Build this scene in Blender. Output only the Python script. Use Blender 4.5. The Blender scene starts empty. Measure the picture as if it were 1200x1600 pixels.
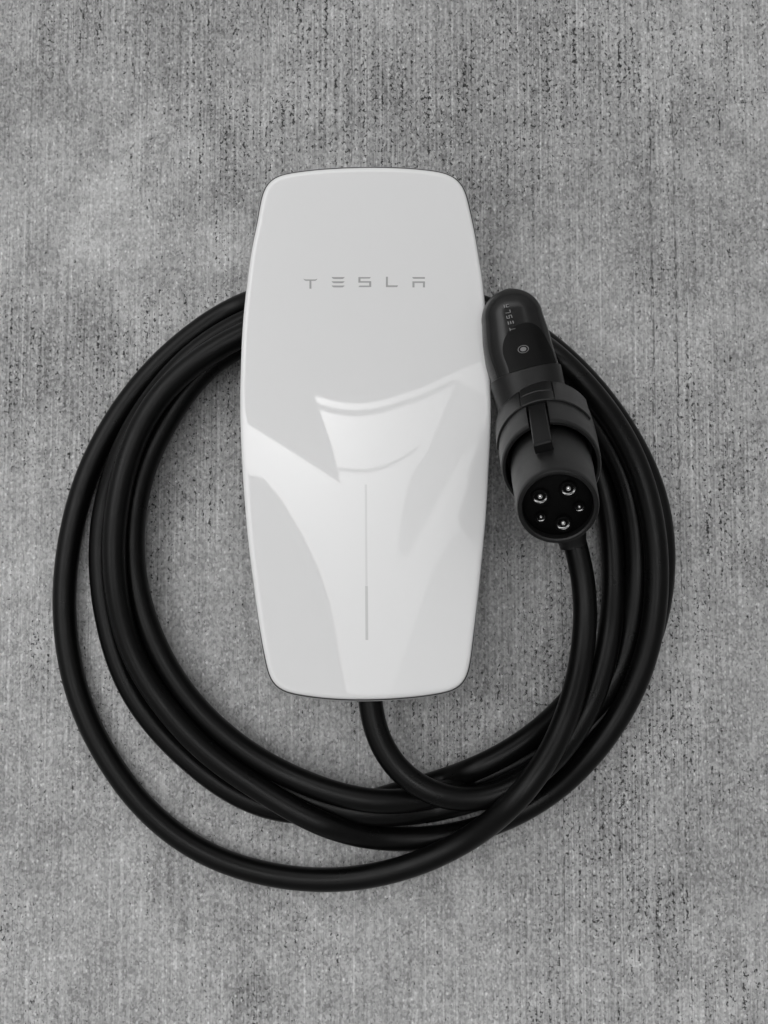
import bpy, bmesh, math, random
from mathutils import Vector, Matrix
from mathutils.geometry import tessellate_polygon

# ---------------------------------------------------------------- camera, sky, sun, exposure
S = bpy.context.scene
H, FPX, TILT = 0.790, 1800.0, math.radians(4.0)      # camera height (m), focal length in 1200x1600 pixels, tilt
cam_d = bpy.data.cameras.new('camera')
cam_d.sensor_fit = 'VERTICAL'; cam_d.sensor_height = 36.0; cam_d.lens = 36.0*FPX/1600.0
cam_d.clip_start = 0.01; cam_d.clip_end = 200.0
cam = bpy.data.objects.new('camera', cam_d); S.collection.objects.link(cam)
cam.location = (0, -H*math.tan(TILT), H); cam.rotation_euler = (TILT, 0, 0)
S.camera = cam

SUN_EL, SUN_AZ = math.radians(70), math.radians(128)   # azimuth measured counter-clockwise from +X
world = bpy.data.worlds.new('World'); S.world = world; world.use_nodes = True
wn = world.node_tree; wn.nodes.clear()
sky = wn.nodes.new('ShaderNodeTexSky'); sky.sky_type = 'NISHITA'; sky.sun_disc = False
sky.sun_elevation = SUN_EL; sky.sun_rotation = math.pi/2 - SUN_AZ
sky.dust_density = 6.5; sky.air_density = 1.0
bw = wn.nodes.new('ShaderNodeRGBToBW')                 # the photograph is black and white
bg = wn.nodes.new('ShaderNodeBackground'); bg.inputs['Strength'].default_value = 0.15
wo = wn.nodes.new('ShaderNodeOutputWorld')
wn.links.new(sky.outputs[0], bw.inputs[0]); wn.links.new(bw.outputs[0], bg.inputs[0]); wn.links.new(bg.outputs[0], wo.inputs[0])
sun_d = bpy.data.lights.new('sun', 'SUN'); sun_d.energy = 1.5; sun_d.angle = math.radians(75); sun_d.color = (1, 1, 1)
sun = bpy.data.objects.new('sun', sun_d); S.collection.objects.link(sun)
sd = Vector((math.cos(SUN_EL)*math.cos(SUN_AZ), math.cos(SUN_EL)*math.sin(SUN_AZ), math.sin(SUN_EL)))
sun.rotation_euler = sd.to_track_quat('Z', 'Y').to_euler(); sun.location = sd*3
S.view_settings.view_transform = 'Standard'; S.view_settings.look = 'None'
S.cycles.max_bounces = 6; S.cycles.diffuse_bounces = 3; S.cycles.glossy_bounces = 3; S.render.filter_size = 1.2
S.view_settings.gamma = 1.0; S.view_settings.use_curve_mapping = False
S.view_settings.exposure = -0.27

# ---------------------------------------------------------------- helpers
FWD = Vector((0, math.sin(TILT), -math.cos(TILT))); UP = Vector((0, math.cos(TILT), math.sin(TILT)))
CAM = Vector(cam.location)
def ray(px, py): return FWD*FPX + Vector((1, 0, 0))*(px-600.0) + UP*(800.0-py)
def U(px, py, z=0.0):
    d = ray(px, py); return CAM + d*((z-CAM.z)/d.z)
def on_plane(px, py, p, n):
    d = ray(px, py); return CAM + d*((p-CAM).dot(n)/d.dot(n))
def lerp(a, b, t): return a+(b-a)*t
def smooth(e0, e1, x):
    t = min(1, max(0, (x-e0)/(e1-e0))); return t*t*(3-2*t)

def mesh_obj(name, verts, faces, mat, parent=None, smooth_shade=True, sharp=None):
    me = bpy.data.meshes.new(name); me.from_pydata([tuple(v) for v in verts], [], faces); me.update()
    bm = bmesh.new(); bm.from_mesh(me); bmesh.ops.recalc_face_normals(bm, faces=bm.faces); bm.to_mesh(me); bm.free()
    if smooth_shade:
        me.polygons.foreach_set('use_smooth', [True]*len(me.polygons))
        if sharp: me.set_sharp_from_angle(angle=math.radians(sharp))
    me.materials.append(mat)
    o = bpy.data.objects.new(name, me); S.collection.objects.link(o)
    if parent:
        o.parent = parent
        o.matrix_parent_inverse = Matrix.Identity(4)
        off = parent_origin(parent)
        me.transform(Matrix.Translation(-off))
    return o
ORIG = {}
def parent_origin(o):
    v = Vector((0, 0, 0))
    while o: v += ORIG.get(o.name, Vector((0, 0, 0))); o = o.parent
    return v
def thing(name, label, cat, loc):
    o = bpy.data.objects.new(name, None); S.collection.objects.link(o); o.location = loc
    o.empty_display_size = 0.02; ORIG[o.name] = Vector(loc)
    o['label'] = label; o['category'] = cat
    return o

def mat(name, col, rough=0.5, metal=0.0, spec=0.5, coat=0.0, coat_rough=0.03, bump=None, var=0.0, ior=None):
    m = bpy.data.materials.new(name); m.use_nodes = True
    nt = m.node_tree; b = nt.nodes['Principled BSDF']
    b.inputs['Base Color'].default_value = (col, col, col, 1)
    b.inputs['Roughness'].default_value = rough; b.inputs['Metallic'].default_value = metal
    b.inputs['Specular IOR Level'].default_value = spec
    b.inputs['Coat Weight'].default_value = coat; b.inputs['Coat Roughness'].default_value = coat_rough
    if ior: b.inputs['IOR'].default_value = ior
    tc = nt.nodes.new('ShaderNodeTexCoord')
    if var:
        n = nt.nodes.new('ShaderNodeTexNoise'); n.inputs['Scale'].default_value = 60; n.inputs['Detail'].default_value = 5
        nt.links.new(tc.outputs['Object'], n.inputs['Vector'])
        r = nt.nodes.new('ShaderNodeMapRange'); r.inputs[3].default_value = rough-var; r.inputs[4].default_value = rough+var
        r.inputs[1].default_value = 0.3; r.inputs[2].default_value = 0.7
        nt.links.new(n.outputs[0], r.inputs[0]); nt.links.new(r.outputs[0], b.inputs['Roughness'])
    if bump:
        sc, st = bump
        n2 = nt.nodes.new('ShaderNodeTexNoise'); n2.inputs['Scale'].default_value = sc; n2.inputs['Detail'].default_value = 3
        nt.links.new(tc.outputs['Object'], n2.inputs['Vector'])
        bp = nt.nodes.new('ShaderNodeBump'); bp.inputs['Strength'].default_value = st; bp.inputs['Distance'].default_value = 0.0005
        nt.links.new(n2.outputs[0], bp.inputs['Height']); nt.links.new(bp.outputs[0], b.inputs['Normal'])
    return m

M_white = mat('white_glass', 0.82, 0.3, spec=0.2, coat=1.0, coat_rough=0.028, bump=(14, 0.004))
M_white.node_tree.nodes['Principled BSDF'].inputs['Coat IOR'].default_value = 1.52
M_trim = mat('grey_trim', 0.42, 0.3, spec=0.5)
M_gap = mat('dark_gap', 0.03, 0.6)
M_housing = mat('housing_plastic', 0.30, 0.5)
M_print = mat('grey_print', 0.42, 0.2, coat=1.0, coat_rough=0.015)
M_led = mat('status_strip', 0.69, 0.3, coat=0.8); M_led_low = mat('status_strip_lower', 0.57, 0.3, coat=0.8)
M_rubber = mat('black_rubber', 0.0030, 0.32, spec=0.19, bump=(1800, 0.12), var=0.06)
M_satin = mat('satin_black_plastic', 0.007, 0.36, spec=0.36, bump=(4000, 0.10), var=0.04)
M_shell = mat('smooth_black_shell', 0.009, 0.30, spec=0.55, bump=(4000, 0.06), var=0.04)
M_collar = mat('textured_black_plastic', 0.007, 0.38, spec=0.34, bump=(3500, 0.15), var=0.04)
M_gloss = mat('gloss_black_panel', 0.006, 0.24, spec=0.40, var=0.03)
M_button = mat('soft_black_button', 0.003, 0.45, spec=0.14)
M_button2 = mat('dark_latch_plastic', 0.004, 0.36, spec=0.22)
M_face = mat('deep_black_insert', 0.002, 0.5, spec=0.08)
M_metal = mat('bright_metal', 0.75, 0.18, metal=1.0)
M_letter = mat('pale_print', 0.20, 0.4)

# ---------------------------------------------------------------- concrete ground
def concrete_material():
    m = bpy.data.materials.new('broomed_concrete'); m.use_nodes = True
    nt = m.node_tree; N = nt.nodes; L = nt.links; b = N['Principled BSDF']
    tc = N.new('ShaderNodeTexCoord')
    def mapping(sx, sy, rot=0.0, off=(0, 0)):
        mp = N.new('ShaderNodeMapping'); mp.inputs['Scale'].default_value = (sx, sy, 1)
        mp.inputs['Rotation'].default_value = (0, 0, rot); mp.inputs['Location'].default_value = (off[0], off[1], 0)
        L.new(tc.outputs['Object'], mp.inputs['Vector']); return mp.outputs[0]
    def noise(vec, scale=1.0, detail=4, rough=0.55, dist=0.0):
        n = N.new('ShaderNodeTexNoise'); n.noise_dimensions = '2D'; n.inputs['Scale'].default_value = scale; n.inputs['Detail'].default_value = detail
        n.inputs['Roughness'].default_value = rough; n.inputs['Distortion'].default_value = dist
        L.new(vec, n.inputs['Vector']); return n.outputs[0]
    def rng(v, a, b_, c, d, kind='LINEAR'):
        r = N.new('ShaderNodeMapRange'); r.interpolation_type = kind
        for i, x in zip((1, 2, 3, 4), (a, b_, c, d)): r.inputs[i].default_value = x
        L.new(v, r.inputs[0]); return r.outputs[0]
    def mth(op, a, b_=None):
        x = N.new('ShaderNodeMath'); x.operation = op
        for i, v in enumerate((a, b_)):
            if v is None: continue
            if isinstance(v, (int, float)): x.inputs[i].default_value = v
            else: L.new(v, x.inputs[i])
        return x.outputs[0]
    ROT = math.radians(-0.4)
    base = mapping(1, 1)
    warp_n = N.new('ShaderNodeTexNoise'); warp_n.noise_dimensions = '2D'; warp_n.inputs['Scale'].default_value = 14; warp_n.inputs['Detail'].default_value = 3
    L.new(base, warp_n.inputs['Vector'])
    def patch(px, py, rx, ry):                      # a stain with a ragged outline at a place on the slab
        c = U(px, py); sx, sy = 1/(rx/2280.0), 1/(ry/2280.0)
        w = N.new('ShaderNodeVectorMath'); w.operation = 'MULTIPLY_ADD'
        L.new(warp_n.outputs['Color'], w.inputs[0]); w.inputs[1].default_value = (0.22, 0.22, 0); L.new(base, w.inputs[2])
        o = N.new('ShaderNodeVectorMath'); o.operation = 'SUBTRACT'; L.new(w.outputs[0], o.inputs[0]); o.inputs[1].default_value = (c.x+0.11, c.y+0.11, 0)
        q = N.new('ShaderNodeVectorMath'); q.operation = 'MULTIPLY'; L.new(o.outputs[0], q.inputs[0]); q.inputs[1].default_value = (sx, sy, 0)
        l = N.new('ShaderNodeVectorMath'); l.operation = 'LENGTH'; L.new(q.outputs[0], l.inputs[0])
        return rng(l.outputs['Value'], 0.25, 1.0, 1, 0, 'SMOOTHSTEP')
    def total(*xs):
        t = xs[0]
        for x in xs[1:]: t = mth('ADD', t, x)
        return t
    def amp(x, k): return mth('MULTIPLY', x, k)
    blotch = rng(noise(base, 6.0, 5, 0.62), 0.3, 0.7, -0.07, 0.07)
    cloud = rng(noise(mapping(1, 1, 0, (3.1, 1.7)), 34, 6, 0.76), 0.3, 0.7, -0.06, 0.06)
    stains = total(amp(patch(225, 330, 140, 210), 0.12), amp(patch(60, 560, 110, 210), -0.06), amp(patch(1060, 210, 130, 80), -0.075), amp(patch(110, 110, 220, 150), -0.05),
                   amp(patch(1010, 1490, 210, 35), 0.055), amp(patch(880, 90, 330, 160), 0.02), amp(patch(420, 1000, 40, 40), -0.07), amp(patch(400, 1555, 60, 30), -0.06))
    worn = rng(noise(mapping(1, 0.7, 0, (7.3, 2.2)), 6.5, 4, 0.55), 0.42, 0.60, 0.0, 0.8, 'SMOOTHSTEP')
    worn = mth('MINIMUM', total(worn, amp(patch(620, 110, 330, 190), 0.75), amp(patch(1040, 1190, 170, 230), 0.7), amp(patch(1000, 60, 260, 130), 0.35), amp(patch(160, 1450, 260, 240), -0.55)), 1.0)
    worn = mth('MAXIMUM', worn, 0.0)
    st_f = noise(mapping(720, 4.5, ROT), 1, 2, 0.6)
    st_m = noise(mapping(260, 3, ROT, (5, 2)), 1, 2, 0.6)
    streak = mth('ADD', mth('MULTIPLY', rng(st_f, 0.3, 0.7, -0.08, 0.08), rng(worn, 0, 1, 0.45, 1)), rng(st_m, 0.3, 0.7, -0.028, 0.028))
    pale_l = mth('MULTIPLY', rng(noise(mapping(420, 3, ROT, (15, 4)), 1, 1, 0.5), 0.64, 0.72, 0, 0.12, 'SMOOTHSTEP'), rng(cloud, -0.03, 0.03, 0.1, 1))
    # long hairline grooves, broken up
    hl = noise(mapping(300, 0.9, ROT, (1.3, 8.8)), 1, 0, 0.4)
    brk = noise(mapping(600, 130, 0, (4, 4)), 1, 1, 0.6)
    hair = mth('MULTIPLY', rng(hl, 0.815, 0.845, 0, 1, 'SMOOTHSTEP'), mth('MULTIPLY', rng(brk, 0.46, 0.60, 0.0, 1, 'SMOOTHSTEP'), rng(worn, 0.05, 0.5, 0.15, 1)))
    # pits line up along grooves
    pn = noise(mapping(430, 340, 0, (2, 9)), 1, 3, 0.66)
    pl = noise(mapping(330, 12, ROT, (9, 3)), 1, 1, 0.5)
    pit_in = total(pn, amp(mth('SUBTRACT', pl, 0.5), 0.32), amp(mth('SUBTRACT', worn, 0.5), 0.11))
    pits = rng(pit_in, 0.66, 0.715, 0, 1, 'SMOOTHSTEP')
    bigp = noise(mapping(160, 130, 0, (6, 1)), 1, 4, 0.66)
    big = rng(bigp, 0.735, 0.765, 0, 1, 'SMOOTHSTEP')
    dark = mth('MINIMUM', total(pits, amp(hair, 0.6), big), 1.0)
    # sand: every little grain has its own tone
    def cells(sx, sy, rot, off):
        v = N.new('ShaderNodeTexVoronoi'); v.voronoi_dimensions = '2D'; v.inputs['Scale'].default_value = 1.0; L.new(mapping(sx, sy, rot, off), v.inputs['Vector'])
        sp = N.new('ShaderNodeSeparateColor'); L.new(v.outputs['Color'], sp.inputs[0]); return v.outputs['Distance'], sp.outputs[0], sp.outputs[1]
    d1, c1, e1 = cells(800, 600, 0.15, (1, 5))
    fine = rng(c1, 0, 1, -0.105, 0.105)
    d2, c2, e2 = cells(380, 260, -0.1, (3, 8))
    grain = mth('MULTIPLY', rng(d2, 0.14, 0.36, 1, 0, 'SMOOTHSTEP'), rng(e2, 0.80, 0.95, 0, 1))
    mid = rng(noise(mapping(420, 250, 0, (2, 7)), 1, 3, 0.7), 0.25, 0.75, -0.085, 0.085)
    val = total(blotch, cloud, stains, streak, pale_l, fine, mid, amp(grain, 0.22)); val = mth('ADD', val, 0.395)
    val = mth('MULTIPLY', val, rng(dark, 0, 1, 1.0, 0.16))
    val = mth('MAXIMUM', val, 0.03)
    cmb = N.new('ShaderNodeCombineColor')
    for i in range(3): L.new(val, cmb.inputs[i])
    L.new(cmb.outputs[0], b.inputs['Base Color'])
    b.inputs['Roughness'].default_value = 0.85; b.inputs['Specular IOR Level'].default_value = 0.25
    hgt = total(amp(pits, -1.0), amp(grain, 0.4), amp(mid, 5.0), amp(st_f, 0.8))
    bp = N.new('ShaderNodeBump'); bp.inputs['Strength'].default_value = 0.7; bp.inputs['Distance'].default_value = 0.0007
    L.new(hgt, bp.inputs['Height']); L.new(bp.outputs[0], b.inputs['Normal'])
    return m
g = 12.0
ground = mesh_obj('concrete_ground', [(-g, -g, 0), (g, -g, 0), (g, g, 0), (-g, g, 0)], [(0, 1, 2, 3)], concrete_material(), smooth_shade=False)
ground['kind'] = 'structure'; ground['label'] = 'grey broom-finished concrete slab with fine grooves and pits'

# ---------------------------------------------------------------- wall charger
OUT = [(577,261.7),(640,263.5),(675,267),(696,270.5),(709,276),(719,284.5),(726.5,298),(733,324),(741.5,362.5),(748.5,404.5),(754,440),(758,478),
 (762.5,535),(766,590),(767.3,635),(766.7,680),(764,727),(759.5,805),(752,885),(745,948),(738,1007.5),(733,1043),(729,1058),(722,1070),(708,1078.5),(682,1084),(650.5,1088.5),
 (605,1092),(556,1093),(510.5,1091),(465,1085),(442,1079.5),(429,1071),(421,1057),(416,1036),(407,990),(397,920),(388,850),(381.7,780),(377.5,715),(375,650),(375,610),(376,572),
 (379.5,502),(386,443),(393,390),(402,348),(411,301),(418,286),(428,277.5),(441,273),(461,269.5),(500,265)]
ZR = 0.064
UC = U(571, 677, ZR); HW, HH = 0.0775, 0.176
def zface(x, y):
    u = (x-UC.x)/HW; v = (y-UC.y)/HH
    return ZR + 0.0085*(1-v*v) + 0.0045*(1-u*u)
def catmull(pts, n, closed=False):
    res = []; k = len(pts); segs = k if closed else k-1
    for i in range(segs):
        if closed: p0, p1, p2, p3 = pts[(i-1) % k], pts[i], pts[(i+1) % k], pts[(i+2) % k]
        else:
            p1, p2 = pts[i], pts[i+1]
            p0 = pts[i-1] if i else p1*2-p2
            p3 = pts[i+2] if i+2 < k else p2*2-p1
        # centripetal parametrisation keeps the curve free of overshoot
        a = lambda p, q: max(1e-9, (q-p).length**0.5)
        t0 = 0; t1 = t0+a(p0, p1); t2 = t1+a(p1, p2); t3 = t2+a(p2, p3)
        for j in range(n):
            t = lerp(t1, t2, j/n)
            A1 = p0*((t1-t)/(t1-t0)) + p1*((t-t0)/(t1-t0)); A2 = p1*((t2-t)/(t2-t1)) + p2*((t-t1)/(t2-t1)); A3 = p2*((t3-t)/(t3-t2)) + p3*((t-t2)/(t3-t2))
            B1 = A1*((t2-t)/(t2-t0)) + A2*((t-t0)/(t2-t0)); B2 = A2*((t3-t)/(t3-t1)) + A3*((t-t1)/(t3-t1))
            res.append(B1*((t2-t)/(t2-t1)) + B2*((t-t1)/(t2-t1)))
    if not closed: res.append(pts[-1])
    return res
def resample(pts, n, closed):
    P = pts + ([pts[0]] if closed else [])
    d = [0.0]
    for i in range(1, len(P)): d.append(d[-1] + (P[i]-P[i-1]).length)
    tot = d[-1]; out = []; j = 0
    for i in range(n):
        t = tot*i/(n if closed else n-1)
        while j < len(d)-2 and d[j+1] < t: j += 1
        f = 0 if d[j+1] == d[j] else (t-d[j])/(d[j+1]-d[j])
        out.append(P[j].lerp(P[j+1], f))
    return out
def relax(pts, it, closed=True):
    for _ in range(it):
        k = len(pts); q = []
        for i in range(k):
            if not closed and i in (0, k-1): q.append(pts[i]); continue
            q.append(pts[i]*0.5 + (pts[(i-1) % k] + pts[(i+1) % k])*0.25)
        pts = q
    return pts
outline = []
for (px, py) in OUT:
    p = U(px, py, ZR)
    for _ in range(3): p = U(px, py, zface(p.x, p.y)-0.001)
    outline.append(Vector((p.x, p.y, 0)))
NO = 320
outline = relax(resample(catmull(outline, 12, True), NO, True), 6)
nrm = []
for i in range(NO):
    t = outline[(i+1) % NO]-outline[i-1]; n = Vector((t.y, -t.x, 0)).normalized()
    c = Vector((UC.x, UC.y, 0))
    if n.dot(outline[i]-c) < 0: n = -n
    nrm.append(n)
nrm = [v.normalized() for v in relax(nrm, 10)]
charger = thing('wall_charger', 'white glossy wall charger with TESLA lettering lying face up inside the coiled cable', 'charger', (UC.x, UC.y, 0))
# glass faceplate: rings from the rounded edge to the spine
prof = [(0.0012, -0.0022), (0.0003, -0.0021), (0.0, -0.0016), (0.0002, -0.0010), (0.0007, -0.0005), (0.0014, -0.0002), (0.0022, -0.00006), (0.0032, 0.0)]
V, F = [], []
def offset_pt(i, d): return outline[i]-nrm[i]*d
for (d, dz) in prof:
    dd = abs(d) if d < 0 else d
    for i in range(NO):
        p = offset_pt(i, dd); V.append((p.x, p.y, zface(p.x, p.y)+dz))
K = 46
spine_half = HH-0.078
for k in range(1, K+1):
    t = k/K
    for i in range(NO):
        p = offset_pt(i, prof[-1][0]); sp = Vector((UC.x, UC.y+max(-spine_half, min(spine_half, p.y-UC.y)), 0))
        q = p.lerp(sp, t*0.97); V.append((q.x, q.y, zface(q.x, q.y)))
R = len(prof)+K
for r in range(R-1):
    for i in range(NO):
        j = (i+1) % NO; F.append((r*NO+i, r*NO+j, (r+1)*NO+j, (r+1)*NO+i))
last = (R-1)*NO
# close the thin slot along the spine with a strip of quads between mirrored points
F.append(tuple(last+i for i in range(NO)))
face = mesh_obj('faceplate', V, F, M_white, charger)
bm = bmesh.new(); bm.from_mesh(face.data)
cap = max(bm.faces, key=lambda f: len(f.verts)); bmesh.ops.triangulate(bm, faces=[cap])
bm.to_mesh(face.data); bm.free()
face.data.polygons.foreach_set('use_smooth', [True]*len(face.data.polygons))
def proud(i): return lerp(0.0002, 0.0014, smooth(0.35, 0.95, abs((outline[i].y-UC.y)/HH)))
def ring_loft(name, levels, m, parent, cap_bottom=False):
    V, F = [], []
    for (d, zf) in levels:
        for i in range(NO):
            p = offset_pt(i, d if d > 0.0015 else d-proud(i)); V.append((p.x, p.y, zf(p)))
    for r in range(len(levels)-1):
        for i in range(NO):
            j = (i+1) % NO; F.append((r*NO+i, r*NO+j, (r+1)*NO+j, (r+1)*NO+i))
    if cap_bottom: F.append(tuple((len(levels)-1)*NO+i for i in range(NO)))
    return mesh_obj(name, V, F, m, parent, sharp=50)
zo = lambda dz: (lambda p: zface(p.x, p.y)+dz)
ring_loft('shadow_gap', [(0.004, zo(-0.0018)), (0.0006, zo(-0.0020)), (0.0005, zo(-0.0026)), (0.004, zo(-0.0028))], M_gap, charger)
ring_loft('trim_band', [(0.003, zo(-0.0024)), (0.0004, zo(-0.0024)), (0.0001, zo(-0.0027)), (0.0001, zo(-0.0046)), (0.0008, zo(-0.0056)), (0.004, zo(-0.0060))], M_trim, charger)
# housing behind, narrowing towards the ground; its foot leaves room above for the coil to pass under
V, F = [], []
lv = [(0.0022, -0.0055, 0), (0.006, -0.012, 0), (0.016, -0.026, 0)]
for (d, dz, _) in lv:
    for i in range(NO):
        p = offset_pt(i, d); V.append((p.x, p.y, max(0.040, zface(p.x, p.y)+dz)))
for (s, z) in ((0.78, 0.040),):
    for i in range(NO):
        p = offset_pt(i, 0.016); V.append((UC.x+(p.x-UC.x)*0.86, UC.y+(p.y-UC.y)*0.93, z))
n = len(lv)+1
for r in range(n-1):
    for i in range(NO):
        j = (i+1) % NO; F.append((r*NO+i, r*NO+j, (r+1)*NO+j, (r+1)*NO+i))
F.append(tuple((n-1)*NO+i for i in range(NO)))
mesh_obj('housing', V, F, M_housing, charger, sharp=40)
def box_verts(x0, x1, y0, y1, z0, z1, r=0.008, seg=5):
    pts = []
    for cx, cy, a0 in ((x1-r, y1-r, 0), (x0+r, y1-r, 90), (x0+r, y0+r, 180), (x1-r, y0+r, 270)):
        for k in range(seg+1):
            a = math.radians(a0+90*k/seg); pts.append((cx+r*math.cos(a), cy+r*math.sin(a)))
    n = len(pts); V = [(x, y, z0) for x, y in pts]+[(x, y, z1) for x, y in pts]
    F = [(i, (i+1) % n, n+(i+1) % n, n+i) for i in range(n)]+[tuple(range(n)), tuple(range(n, 2*n))]
    return V, F
q0, q1 = U(500, 1025, 0.02), U(650, 590, 0.02)
V, F = box_verts(UC.x-0.045, UC.x+0.045, q0.y, q1.y, 0.0, 0.0402)
mesh_obj('wiring_box', V, F, M_housing, charger, sharp=40)

# lettering: strokes as little prisms resting on a surface
LET = {
 'T': [[(0, .92), (.05, .80), (.16, .72), (.84, .72), (.95, .80), (1, .92), (.92, .86), (.80, .84), (.20, .84), (.08, .86)], [(.43, 0), (.57, 0), (.57, .74), (.43, .74)]],
 'E': [[(0, 1), (.06, .9), (.16, .82), (.84, .82), (.94, .9), (1, 1)], [(0, .60), (.06, .51), (.16, .43), (.84, .43), (.94, .51), (1, .60)], [(0, .20), (.06, .11), (.16, .03), (.84, .03), (.94, .11), (1, .20)]],
 'S': [[(0, 1), (.97, 1), (.88, .86), (.16, .86), (.16, .59), (1, .59), (1, 0), (0, 0), (.09, .14), (.84, .14), (.84, .44), (0, .44)]],
 'L': [[(0, 1), (.16, 1), (.16, .16), (1, .16), (.92, 0), (0, 0)]],
 'A': [[(0, 1), (1, 1), (.99, .84), (.09, .84)], [(.02, .58), (1, .58), (1, 0), (.84, 0), (.84, .43), (.18, .43), (.18, 0), (.02, 0)]],
}
def letter_mesh(ch, place, m, parent, h=0.00012, name='letter'):
    V, F = [], []
    for poly in LET[ch]:
        n = len(poly); k = len(V)
        for (u, v) in poly: V.append(place(u, v, h))
        for (u, v) in poly: V.append(place(u, v, -0.0003))
        for tri in tessellate_polygon([[Vector((u, v, 0)) for u, v in poly]]): F.append(tuple(k+i for i in tri))
        for i in range(n):
            j = (i+1) % n; F.append((k+i, k+j, k+n+j, k+n+i))
    return mesh_obj(name, V, F, m, parent, smooth_shade=False)
def face_pt(px, py, h):
    p = U(px, py, ZR)
    for _ in range(4): p = U(px, py, zface(p.x, p.y))
    return Vector((p.x, p.y, zface(p.x, p.y)+h))
for ch, x0, x1, y0, y1 in (('T', 474, 496, 434, 451), ('E', 518, 538.5, 433, 449.5), ('S', 560, 580, 433, 448.5), ('L', 603, 622, 432.5, 448.5), ('A', 644, 664, 433, 449)):
    letter_mesh(ch, (lambda x0, x1, y0, y1: lambda u, v, h: face_pt(lerp(x0, x1, u), lerp(y1, y0, v), h))(x0, x1, y0, y1), M_print, face)
# vertical status light, the lower third a little wider
def strip(y0, y1, w, m):
    V, F = [], []; NL = 16
    for i in range(NL+1):
        y = lerp(y0, y1, i/NL); xc = lerp(571.6, 573.2, (y-757)/243)
        for xx, hh in ((xc-w, -0.0004), (xc-w, 0.0001), (xc+w, 0.0001), (xc+w, -0.0004)): V.append(face_pt(xx, y, hh))
    for i in range(NL):
        for a in range(3): k = i*4+a; F.append((k, k+1, k+5, k+4))
    return mesh_obj('status_light', V, F, m, face, smooth_shade=False)
strip(757, 915, 1.7, M_led); strip(915.5, 1000, 2.1, M_led_low)

# ---------------------------------------------------------------- the coiled cable: one long run
mm = 0.001
PATH = [  # pixel x, pixel y, height of the centre line in mm
 # leaves the charger, drops over the bottom strands
 (575,1030,34),(577,1075,36),(581,1120,36),(595,1163,34),(622,1203,34),(662,1233,35),(708,1249,35),(752,1248,33),
 (800,1232,27),(848,1202,25),(890,1155,25),(922,1100,24),(944,1035,20),(956,965,16),(959,900,14),(956,840,12),(945,770,10),(922,705,10),(890,645,10),(850,592,10),(800,548,10),
 (740,515,10),(660,495,10),(571,488,12),(480,500,16),(420,522,19),(371,543,20),(318,578,20),(275,638,20),(236,705,20),(215,772,20),(208,842,20),(211,905,20),(228,968,20),(254,1030,20),(304,1103,20),(362,1157,20),(418,1195,21),
 (474,1221,22),(535,1243,23),(590,1253,22),(632,1252,19),(662,1247,14),(695,1239,9),(740,1222,9),(790,1200,9),(840,1176,9),(890,1140,9),
 (930,1103,11),(956,1066,14),(977,1020,18),(989,965,22),(995,905,23),(995,850,23),(987,790,22),(972,735,21),(948,690,21),(918,645,20),(878,598,19),(828,553,18),(770,518,18),(680,490,18),(571,480,22),(480,490,26),(412,510,28),
 (357,534,28),(270,596,28),(225,657,28),(197,727,28),(181,807,28),(178,877,28),(186,947,28),(201,1005,27),(222,1053,26),(256,1100,26),(305,1159,26),(357,1201,26),(410,1234,26),(463,1268,25),(515,1292,22),(571,1307,14),(636,1311,10),(701,1306,9),(767,1288,9),
 (822,1263,9),(868,1233,9),(912,1192,9),(955,1138,12),(988,1080,18),(1011,1019,23),(1023,956,25),(1026,894,25),(1022,830,25),(1009,770,25),(990,715,25),(958,657,25),(912,600,25),(865,553,24),(800,510,20),(735,482,14),(650,462,9),(571,456,9),(480,470,9),(420,488,9),
 (372,508,9),(300,555,9),(240,622,9),(198,690,9),(172,760,9),(160,810,9),(157,860,9),(159,920,9),(168,970,9),(183,1030,9),(213,1094,9),(256,1148,9),(310,1199,9),(376,1245,9),(425,1263,9),(470,1270,9),
 (530,1265,9),(585,1250,9),(630,1237,9),(658,1230,13),(686,1221,18),(729,1207,21),(785,1180,21),(841,1143,18),(883,1102,12),(920,1058,9),(948,1010,9),(968,960,9),(979,910,9),(984,850,9),(978,780,9),(960,725,9),(930,670,9),(885,615,9),(835,570,9),(775,530,9),(690,500,9),(571,490,13),(480,498,9),(420,518,9),
 (368,538,9),(300,588,9),(254,650,9),(220,720,9),(202,790,9),(196,845,9),(198,905,9),(213,968,9),(236,1030,9),(276,1098,9),(335,1160,9),(395,1205,9),(440,1230,9),(487,1251,9),(557,1269,9),(627,1272,9),(683,1264,9),(740,1250,9),(800,1225,9),
 (860,1190,9),(910,1150,9),(955,1105,9),(992,1052,9),(1019,990,9),(1033,930,9),(1037,880,9),(1033,815,9),(1018,755,9),(990,695,9),(955,640,9),(912,588,9),(860,540,9),(800,500,9),(735,472,9),(650,450,9),(571,442,9),(480,450,9),
 (378,475,9),(331,503,9),(268,551,9),(214,609,9),(163,686,9),(130,760,9),(109,846,9),(101,914,9),(101,965,9),(109,1033,9),(129,1107,9),(166,1181,9),(213,1248,9),(267,1299,9),(327,1336,9),(401,1362,10),(480,1374,11),(520,1375,13),(598,1365,18),(693,1332,25),
 (764,1288,33),(806,1249,42),(840,1209,46),(868,1160,44),(890,1105,40),(905,1050,34),(913,987,29),(914,925,27),(906,875,27),(896,840,28),
]
ctrl = [U(x, y, z*mm) for x, y, z in PATH]
cl = resample(catmull(ctrl, 8), 1500, False)
cl = relax(cl, 60, False); back = relax(cl, 60, False)
cl = [p+(p-q)*0.9 for p, q in zip(cl, back)]           # smoothed, with the loops' size kept
from mathutils.kdtree import KDTree
RC = 0.0079
cl0 = [p.copy() for p in cl]
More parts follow.
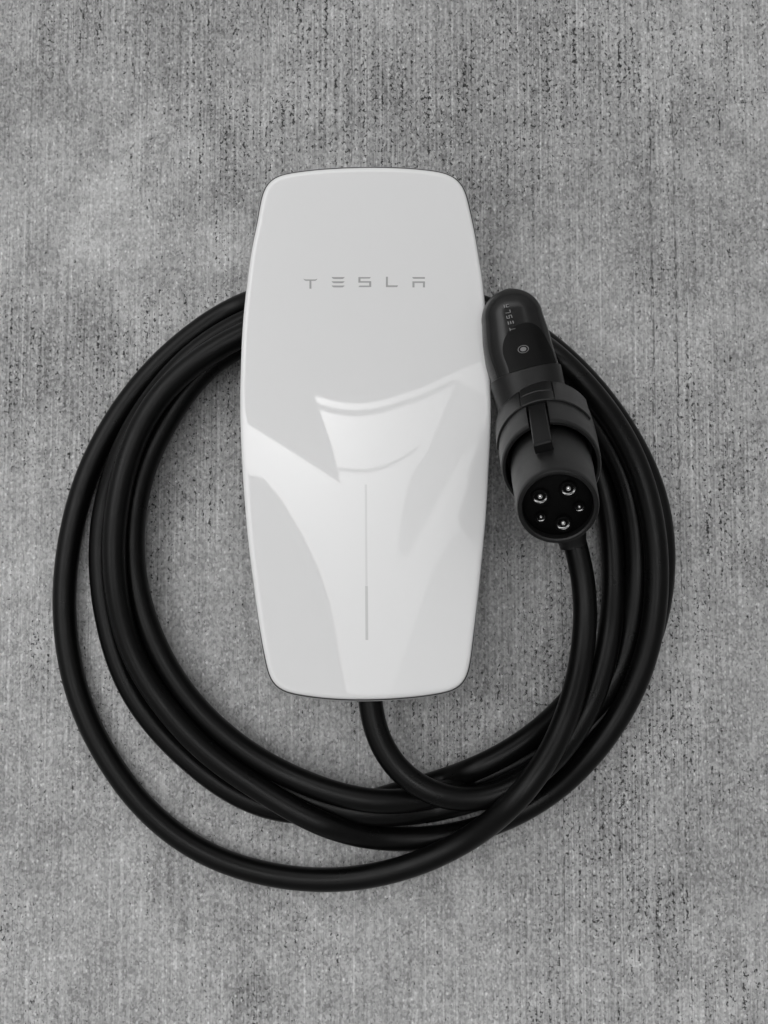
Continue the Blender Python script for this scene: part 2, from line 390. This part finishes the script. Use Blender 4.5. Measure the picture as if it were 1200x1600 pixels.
def lift(i, z):                                        # raise or lower a point of the run along its own line of sight
    d = cl0[i]-CAM; return CAM+d*((z-CAM.z)/d.z)
for it in range(40):                                   # let the strands rest on each other instead of running through each other
    kd = KDTree(len(cl))
    for i, p in enumerate(cl): kd.insert(p, i)
    kd.balance(); mz = [Vector((0, 0, 0)) for _ in cl]
    for i, p in enumerate(cl):
        for q, j, d in kd.find_range(p, 2*RC):
            if abs(i-j) > 40 and d > 1e-6: mz[i].z += (p.z-q.z)*((2*RC-d)/d*0.2)
    mz = relax(mz, 10, False)
    zz = relax([Vector((0, 0, cl[i].z+(mz[i].z if 8 <= i < len(cl)-8 else 0))) for i in range(len(cl))], 2, False)
    cl = [lift(i, max(zz[i].z, RC+0.0002)) for i in range(len(cl))]
def tube(name, pts, radius, m, parent=None, seg=24, sag=None):
    V, F = [], []; t0 = (pts[1]-pts[0]).normalized(); nn = t0.orthogonal().normalized()
    for i, p in enumerate(pts):
        t = (pts[min(i+1, len(pts)-1)]-pts[max(i-1, 0)]).normalized()
        nn = (nn - t*nn.dot(t)).normalized(); bb = t.cross(nn)
        r = radius(i/(len(pts)-1)) if callable(radius) else radius
        for k in range(seg):
            a = 2*math.pi*k/seg; V.append(p + nn*(math.cos(a)*r) + bb*(math.sin(a)*r))
    for i in range(len(pts)-1):
        for k in range(seg):
            k2 = (k+1) % seg; F.append((i*seg+k, i*seg+k2, (i+1)*seg+k2, (i+1)*seg+k))
    F.append(tuple(range(seg))); F.append(tuple((len(pts)-1)*seg+k for k in range(seg)))
    return mesh_obj(name, V, F, m, parent, sharp=60)
cable = tube('charging_cable', cl, 0.0079, M_rubber)
cable['label'] = 'thick black rubber charging cable coiled in loops around and under the charger'; cable['category'] = 'cable'

# ---------------------------------------------------------------- charging connector
AX = None
fc = U(872, 793, 0.178)                                   # centre of the front rim
mc = U(861.5, 730, 0.132)                                 # centre of the collar mouth
T = (fc-mc).normalized()                                  # the nose points this way
LENN = (fc-mc).length
base_c = U(806, 520, 0.0)
conn = thing('charging_connector', 'black charging plug with five-pin round face pointing up, resting on the coil right of charger', 'charging plug', (base_c.x, base_c.y, 0))
ROLL = Vector((-0.12, 0.55, 0.83))
def frame(t):
    d = (ROLL - t*ROLL.dot(t)).normalized(); s = t.cross(d).normalized()     # d = dorsal, s = side (to the left looking along t is -)
    return d, s
# --- handle: loft along a bent spine from the rounded rear end to the collar
HS = [ # px, py, z, half width, half height (mm)
 (800.5,500,73,19.4,17.5),(806,530,73,21.2,19.0),(812,560,73,21.8,19.5),(821,590,73.5,21.8,20.0),(828,618,74.5,21.3,20.3),(833,641,76,21.3,20.3),(837,662,78,17.5,17),(843,682,82,16,16)]
hc = [U(x, y, z*mm) for x, y, z, a, b in HS]
hp = catmull(hc, 10)
hr = []
for i in range(len(HS)-1):
    for j in range(10): hr.append(Vector((lerp(HS[i][3], HS[i+1][3], j/10)*mm, lerp(HS[i][4], HS[i+1][4], j/10)*mm, 0)))
hr.append(Vector((HS[-1][3]*mm, HS[-1][4]*mm, 0))); hr = relax(hr, 4, False)
N_H = len(hp)
def hframe(s):
    i = s*(N_H-1); i0 = max(0, min(N_H-2, int(i))); f = i-i0
    p = hp[i0].lerp(hp[i0+1], f) if s >= 0 else hp[0]
    t = (hp[min(N_H-1, i0+2)]-hp[max(0, i0-1)]).normalized()
    r = hr[i0].lerp(hr[i0+1], f)
    return p, t, r
SUPER = 2.35
def hpos(s, th, off=0.0):
    """surface point; th = 0 is the dorsal line, positive towards image right; s < 0 runs over the rounded end"""
    if s >= 0: p, t, r = hframe(s); k = 1.0
    else:
        p, t, r = hframe(0); a = -s*math.pi/2; k = math.cos(a); p = p - t*(math.sin(a)*0.0195)
    d, sd_ = frame(t)
    c, sn = math.cos(th), math.sin(th)
    e = 2.0/SUPER
    x = (abs(sn)**e)*math.copysign(1, sn)*(r.x*k); y = (abs(c)**e)*math.copysign(1, c)*(r.y*k)
    o = d*c + sd_*(-sn if sd_.x < 0 else sn)
    base = p + d*y + sd_*(x if sd_.x > 0 else -x)
    if s < 0: o = (o*k - t*math.sin(-s*math.pi/2)).normalized()
    return base + o*off
def grid(name, us, vs, fn, m, parent, wrap=False, sharp=None):
    V = [fn(u, v) for u in us for v in vs]; nv = len(vs); F = []
    for i in range(len(us)-1):
        for j in range(nv if wrap else nv-1):
            j2 = (j+1) % nv; F.append((i*nv+j, i*nv+j2, (i+1)*nv+j2, (i+1)*nv+j))
    return mesh_obj(name, V, F, m, parent, sharp=sharp)
ths = [2*math.pi*k/72 for k in range(72)]
us = [-1+0.999e-3+i/14*0.999 for i in range(14)] + [i/70 for i in range(71)]
shell = grid('handle_shell', us, ths, lambda s, th: hpos(s, th), M_shell, conn, wrap=True)
# raised glossy back panel between two grooves, with a real edge
SNECK = 0.415
def panel(name, s0, s1, half, off, m, parent, nu=60, nv=24, drop=0.0009, cen=0.0):
    """patch on the handle whose half-angle is half(s); the rim bends down into the groove"""
    V, F = [], []
    for i in range(nu+1):
        s = lerp(s0, s1, i/nu); hw = half(s)
        row = [(-hw, -drop)] + [(lerp(-hw, hw, j/nv), off) for j in range(nv+1)] + [(hw, -drop)]
        for th, o in row: V.append(hpos(s, th+cen, o))
    w = nv+3
    for i in range(nu):
        for j in range(w-1): F.append((i*w+j, i*w+j+1, (i+1)*w+j+1, (i+1)*w+j))
    return mesh_obj(name, V, F, m, parent, sharp=45)
def half_back(s):
    return 1.02*math.sqrt(max(0.0, 1-smooth(0.10, -0.80, s)**2*0.9999)) if s < 0.10 else 1.02
def half_groove(s): return half_back(s)+0.075
panel('groove', -0.80, SNECK, half_groove, 0.00012, M_gap, shell)
backp = panel('back_panel', -0.765, SNECK, half_back, 0.0006, M_gloss, conn)
def half_btn(s):
    t = (s-0.08)/(0.33-0.08)
    return 0.70*math.sqrt(max(0.0, 1-(1-min(1, t))**2)) if t < 1 else 0.70
panel('button_panel', 0.081, SNECK, half_btn, 0.0010, M_button, conn, cen=0.17)
# port-button emblem: ring and dot
def disc_on(name, s, th, r_in, r_out, off, m, parent, n=28):
    c0 = hpos(s, th, off); a = (hpos(s+0.01, th, off)-c0).normalized(); b_ = (hpos(s, th+0.02, off)-c0).normalized()
    nn = a.cross(b_).normalized(); b_ = nn.cross(a)
    if nn.z < 0: nn = -nn
    V, F = [], []
    for k in range(n):
        q = 2*math.pi*k/n; e = a*math.cos(q)*0.72+b_*math.sin(q)
        for rr, hh in ((r_in, -0.0006), (r_in, 0.0), (r_out, 0.0), (r_out, -0.0006)): V.append(c0+e*rr+nn*hh)
    for k in range(n):
        k2 = (k+1) % n
        for j in range(3): F.append((k*4+j, k*4+j+1, k2*4+j+1, k2*4+j))
    return mesh_obj(name, V, F, m, parent, smooth_shade=False)
disc_on('emblem_ring', 0.272, 0.0, 0.0030, 0.0034, 0.00125, M_letter, conn)
disc_on('emblem_dot', 0.272, 0.0, 0.0001, 0.0019, 0.00125, M_letter, conn)
# TESLA reading up the left of the panel
def handle_pt(px, py, off):
    best = None
    d = ray(px, py).normalized()
    lo = (0.0, 0.0)
    s, th = 0.0, -0.2
    step = 0.25
    def err(s, th):
        q = hpos(s, th, off)-CAM; return (q - d*q.dot(d)).length
    e = err(s, th)
    while step > 1e-4:
        moved = False
        for ds, dt in ((step, 0), (-step, 0), (0, step), (0, -step)):
            s2, t2 = s+ds, th+dt
            if -0.95 < s2 < 0.6 and abs(t2) < 1.3:
                e2 = err(s2, t2)
                if e2 < e: s, th, e, moved = s2, t2, e2, True
        if not moved: step *= 0.5
    return hpos(s, th, off)
for ch, (cx, cy), w, h_ in (('T', (800.0, 514.3), 5.2, 11.0), ('E', (798.2, 504.0), 5.4, 9.6), ('S', (795.8, 495.0), 5.2, 9.0), ('L', (793.5, 486.6), 5.0, 8.4), ('A', (791.3, 478.2), 4.8, 8.0)):
    ux, uy = -0.22, -0.975       # reading direction on the picture
    vx, vy = -0.985, 0.17        # letter-up direction
    def pl(u, v, h, cx=cx, cy=cy, w=w, h_=h_): return handle_pt(cx+ux*(u-.5)*w+vx*(v-.5)*h_, cy+uy*(u-.5)*w+vy*(v-.5)*h_, 0.00105+h)
    letter_mesh(ch, pl, M_letter, backp, h=0.00012)
# --- neck ring
grid('neck_ring', [0.405+0.33*i/24 for i in range(25)], ths, lambda s, th: hpos(s, th, 0.0011 if 0.407 < s < 0.73 else -0.0006), M_collar, conn, wrap=True, sharp=30)

# --- collar and nose are turned about the nose axis
D0 = Vector((-0.30, 0.80, 0.50)); D0 = (D0-T*D0.dot(T)).normalized(); S0 = T.cross(D0)
if S0.x < 0: S0 = -S0
def ax(a, r, th, ky=1.0):   # a = metres along the axis from the mouth centre (+ towards the face); th 0 = dorsal
    return mc + T*a + D0*(r*math.cos(th)*ky) + S0*(r*math.sin(th))
def lathe(name, prof, m, parent, seg=72, sharp=32, fn=ax, close_end=False):
    V, F = [], []
    for a, r in prof:
        for k in range(seg): V.append(fn(a, r, 2*math.pi*k/seg))
    for i in range(len(prof)-1):
        for k in range(seg):
            k2 = (k+1) % seg; F.append((i*seg+k, i*seg+k2, (i+1)*seg+k2, (i+1)*seg+k))
    if close_end: F.append(tuple((len(prof)-1)*seg+k for k in range(seg)))
    return mesh_obj(name, V, F, m, parent, sharp=sharp)
BACK = -0.062
RM = 0.0286
def lathe_slot(name, prof, m, parent, a_cut, half, seg=144):
    V, F = [], []
    for a, r in prof:
        for k in range(seg): V.append(ax(a, r, 2*math.pi*k/seg))
    for i in range(len(prof)-1):
        for k in range(seg):
            k2 = (k+1) % seg; mid_t = 2*math.pi*(k+0.5)/seg
            if prof[i][0] >= a_cut-1e-6 and min(mid_t, 2*math.pi-mid_t) < half and prof[i][1] > 0.0255: continue
            F.append((i*seg+k, i*seg+k2, (i+1)*seg+k2, (i+1)*seg+k))
    return mesh_obj(name, V, F, m, parent, sharp=32)
lathe_slot('collar', [(BACK-0.004, 0.018), (BACK-0.001, 0.0265), (BACK+0.0008, 0.0285), (BACK+0.004, 0.0293), (-0.045, 0.0295), (-0.0305, 0.0294), (-0.018, 0.0291), (-0.004, RM+0.0001), (-0.0010, RM-0.0001), (0.0, RM-0.0008), (0.0, RM-0.0022), (-0.0008, RM-0.0028), (-0.006, RM-0.0030), (-0.022, 0.0254), (-0.0225, 0.022)], M_collar, conn, -0.0305, math.radians(12.4))
rn0, rn1 = 0.0234, 0.0219
nose = lathe('nose_barrel', [(-0.0226, rn0), (-0.002, rn0), (0.012, 0.0232), (LENN-0.004, rn1+0.0002), (LENN-0.0012, rn1), (LENN-0.0003, rn1-0.0004), (LENN, rn1-0.0011), (LENN, 0.0199), (LENN-0.0006, 0.0191), (LENN-0.0050, 0.0188)], M_collar, conn)
insert = lathe('pin_insert', [(LENN-0.0052, 0.0189), (LENN-0.0048, 0.0180), (LENN-0.0045, 0.0001)], M_face, conn)
# sockets in the face
FP = mc + T*(LENN-0.0045)
def socket(px, py, r):
    c = on_plane(px, py, FP, T)
    def fn(a, rr, th): return c + T*a + D0*(rr*math.cos(th)) + S0*(rr*math.sin(th))
    sk = lathe('socket', [(-0.0002, r*1.35), (0.0022, r*1.35), (0.0026, r*1.25), (0.0026, r*1.08), (0.0020, r*1.0), (-0.006, r*1.0)], M_face, conn, seg=32, fn=fn)
    lathe('contact', [(0.0012, r*0.995), (0.0014, r*0.97), (0.0012, r*0.93), (0.0000, r*0.76), (-0.0006, r*0.70), (-0.006, r*0.66), (-0.0062, r*0.05)], M_metal, sk, seg=32, fn=fn, sharp=50)
    lathe('pin', [(-0.006, r*0.42), (-0.0005, r*0.42), (0.0006, r*0.34), (0.0012, r*0.18), (0.0013, r*0.01)], M_metal, sk, seg=24, fn=fn, sharp=60)
    return sk
for px, py, r in ((844, 775.5, 0.0036), (888, 763, 0.0036), (845, 807, 0.0023), (905, 791, 0.0023), (880, 817, 0.0034)): socket(px, py, r)
# --- latch band: a raised pad over the back of the collar, split by the press button
def arc_pad(name, a0, a1, t0, t1, r0, r1, m, parent, nt=24, na=6, bev=0.0005):
    """curved pad on the collar between axial a0..a1 and angles t0..t1, base radius r0, top radius r1"""
    V, F = [], []
    A = [a0, a0, a0+bev]+[lerp(a0+bev, a1-bev, i/na) for i in range(1, na)]+[a1-bev, a1, a1]
    RR = [r0, r1-bev, r1]+[r1]*(na-1)+[r1, r1-bev, r0]
    TT = [t0, t0, t0+bev/r1]+[lerp(t0+bev/r1, t1-bev/r1, j/nt) for j in range(1, nt)]+[t1-bev/r1, t1, t1]
    TR = [0, -bev, 0]+[0]*(nt-1)+[0, -bev, 0]
    for i, (a, rr) in enumerate(zip(A, RR)):
        for j, (t, dr) in enumerate(zip(TT, TR)):
            r = rr
            if j in (0, len(TT)-1): r = r0
            elif j in (1, len(TT)-2): r = min(rr, r1-bev)
            V.append(ax(a, r, t))
    w = len(TT)
    for i in range(len(A)-1):
        for j in range(w-1): F.append((i*w+j, i*w+j+1, (i+1)*w+j+1, (i+1)*w+j))
    return mesh_obj(name, V, F, m, parent, sharp=40)
dg = math.radians
r0, r1 = 0.0270, 0.0306
arc_pad('latch_band', BACK+0.0005, -0.030, dg(-78), dg(-17.5), r0, r1, M_satin, conn)
arc_pad('latch_band', BACK+0.0005, -0.030, dg(21.5), dg(70), r0, r1, M_satin, conn)
arc_pad('latch_band', -0.0445, -0.030, dg(-17.6), dg(21.6), r0, r1-0.0001, M_satin, conn)
arc_pad('latch_button', BACK+0.0005, -0.0450, dg(-16.8), dg(20.8), r0, r1+0.0001, M_satin, conn)
# --- latch arm reaching from the collar over the nose
def bar(name, a0, a1, w, h0, h1, m, parent, roll=dg(0), hook=0.0):
    d = D0*math.cos(roll)+S0*math.sin(roll); s_ = S0*math.cos(roll)-D0*math.sin(roll)
    be = 0.0006; V, F = [], []
    secs = [(a0, h0, h1), (a1-0.003, h0, h1), (a1-0.0008, h0-hook, h1-0.0004), (a1, h0-hook, h1-0.0012)]
    ring = lambda hh0, hh1: [(-w, hh0), (w, hh0), (w, hh1-be), (w-be, hh1), (-w+be, hh1), (-w, hh1-be)]
    for a, b0, b1 in secs:
        for x, y in ring(b0, b1): V.append(mc+T*a+s_*x+d*y)
    for i in range(len(secs)-1):
        for k in range(6): k2 = (k+1) % 6; F.append((i*6+k, i*6+k2, (i+1)*6+k2, (i+1)*6+k))
    F.append(tuple(range(6))); F.append(tuple((len(secs)-1)*6+k for k in range(6)))
    return mesh_obj(name, V, F, m, parent, sharp=30)
bar('latch_slot', -0.0320, -0.0010, 0.0064, 0.0225, 0.0248, M_face, conn)
bar('latch_arm', -0.0290, 0.0290, 0.0051, 0.0250, 0.0286, M_button2, conn, hook=0.0022)
# --- short grip under the nose that the cable runs into
gp = catmull([U(826, 610, 0.070), U(846, 672, 0.060), U(866, 740, 0.046), U(882, 795, 0.037), U(892, 836, 0.031), U(896, 852, 0.029)], 10)
tube('grip', gp, lambda t: lerp(0.019, 0.0090, min(1, t*1.05)**0.8), M_collar, conn, seg=40)


# ---------------------------------------------------------------- overhead: stand-ins added out of view to shape the glass reflections
def slab(name, poly, z, th, m, label=None, cat=None, parent=None):
    V = [(x, y, z) for x, y in poly]+[(x, y, z+th) for x, y in poly]; n = len(poly)
    tri = tessellate_polygon([[Vector((x, y, 0)) for x, y in poly]])
    F = [tuple(t) for t in tri]+[tuple(n+i for i in t) for t in tri]+[(i, (i+1) % n, n+(i+1) % n, n+i) for i in range(n)]
    o = mesh_obj(name, V, F, m, parent, smooth_shade=False)
    if label: o['label'] = label; o['category'] = cat
    return o
M_standin = mat('standin_matte', 0.65, 0.7)  # matte surface of the added overhead stand-ins
M_sheet = mat('grey_sheet', 0.35, 0.8)
def sheet_mat(name, col, thru):  # partly translucent material for the added overhead sheets
    m = mat(name, col, 0.8); nt = m.node_tree; b = nt.nodes['Principled BSDF']; out = nt.nodes['Material Output']
    tr = nt.nodes.new('ShaderNodeBsdfTranslucent'); tr.inputs[0].default_value = (col, col, col, 1)
    mx = nt.nodes.new('ShaderNodeMixShader'); mx.inputs[0].default_value = thru
    nt.links.new(b.outputs[0], mx.inputs[1]); nt.links.new(tr.outputs[0], mx.inputs[2]); nt.links.new(mx.outputs[0], out.inputs[0])
    return m
M_sheet = sheet_mat('grey_sheet', 0.5, 0.35); M_thin = sheet_mat('pale_sheet', 0.95, 0.9)
EDGE = [(-0.41, 0.54), (-0.32, 0.52), (-0.22, 0.505), (-0.12, 0.50), (0.0, 0.505), (0.10, 0.52), (0.34, 0.57), (0.59, 0.65), (0.95, 0.76)]
standin = thing('reflection_standin', 'added flat eave overhead, seen only as the reflection across the upper faceplate', 'reflection stand-in', (0, 1.2, 2.4))  # made-up group, added for the darker upper reflection
slab('standin_slab', EDGE+[(0.95, 1.85), (-1.15, 1.85), (-1.15, 0.5400)], 2.40, 0.05, M_standin, parent=standin)  # added slab that darkens the mirrored upper half
slab('standin_strip', [(x, y-0.055) for x, y in EDGE[:-1]]+[(x, y-0.038) for x, y in EDGE[:-1]][::-1], 2.40, 0.06, M_thin, parent=standin)  # added strip, mirrored as a thin line below the edge
L2 = [(-0.24, 0.212), (-0.114, 0.203), (-0.03, 0.203), (0.082, 0.217), (0.216, 0.259), (0.316, 0.301)]
slab('standin_strip', [(x, y-0.006) for x, y in L2]+[(x, y+0.006) for x, y in L2][::-1], 2.40, 0.05, M_thin, parent=standin)  # second added strip, for the lower mirrored line
slab('standin_wedge', [(-1.15, 0.53), (-0.92, 0.43), (-0.22, 0.15), (-0.29, 0.32), (-0.40, 0.51), (-0.41, 0.5395), (-1.15, 0.5395)], 2.40, 0.04, M_standin, parent=standin)  # added wedge, shaped for the pointed dark corner in the glass
slab('standin_sheet', [(-1.0, 0.205), (-0.91, 0.20), (-0.78, 0.18), (-0.64, 0.08), (-0.49, -0.07), (-0.37, -0.22), (-0.29, -0.37), (-0.25, -0.51), (-0.18, -0.76), (-0.14, -0.9), (-1.0, -0.9)], 2.40, 0.004, M_sheet,  # made-up sheet, its edge shaped for the lower-left reflection
     'added grey sheet overhead, mirrored as the dark curve at lower left of the faceplate', 'shade sail')
slab('standin_sheet', [(1.0, 0.12), (0.73, 0.0), (0.55, -0.1), (0.42, -0.24), (0.33, -0.41), (0.16, -0.72), (0.10, -0.9), (1.0, -0.9)], 2.44, 0.004, M_thin,  # made-up sheet added for the lower-right reflection
     'added pale sheet overhead, mirrored as the soft dark curve at lower right of the faceplate', 'shade sail')
slab('standin_sheet', [(0.66, 0.58), (0.60, 0.60), (0.49, 0.44), (0.39, 0.29), (0.26, 0.17), (0.20, 0.01), (0.18, -0.15), (0.24, -0.16), (0.42, 0.04), (0.62, 0.26), (0.86, 0.41), (0.95, 0.50)], 2.36, 0.004, M_thin,  # narrow sheet added only for the faint mirrored band
     'added narrow pale sheet overhead, mirrored as the faint band right of the faceplate centre', 'shade sail')
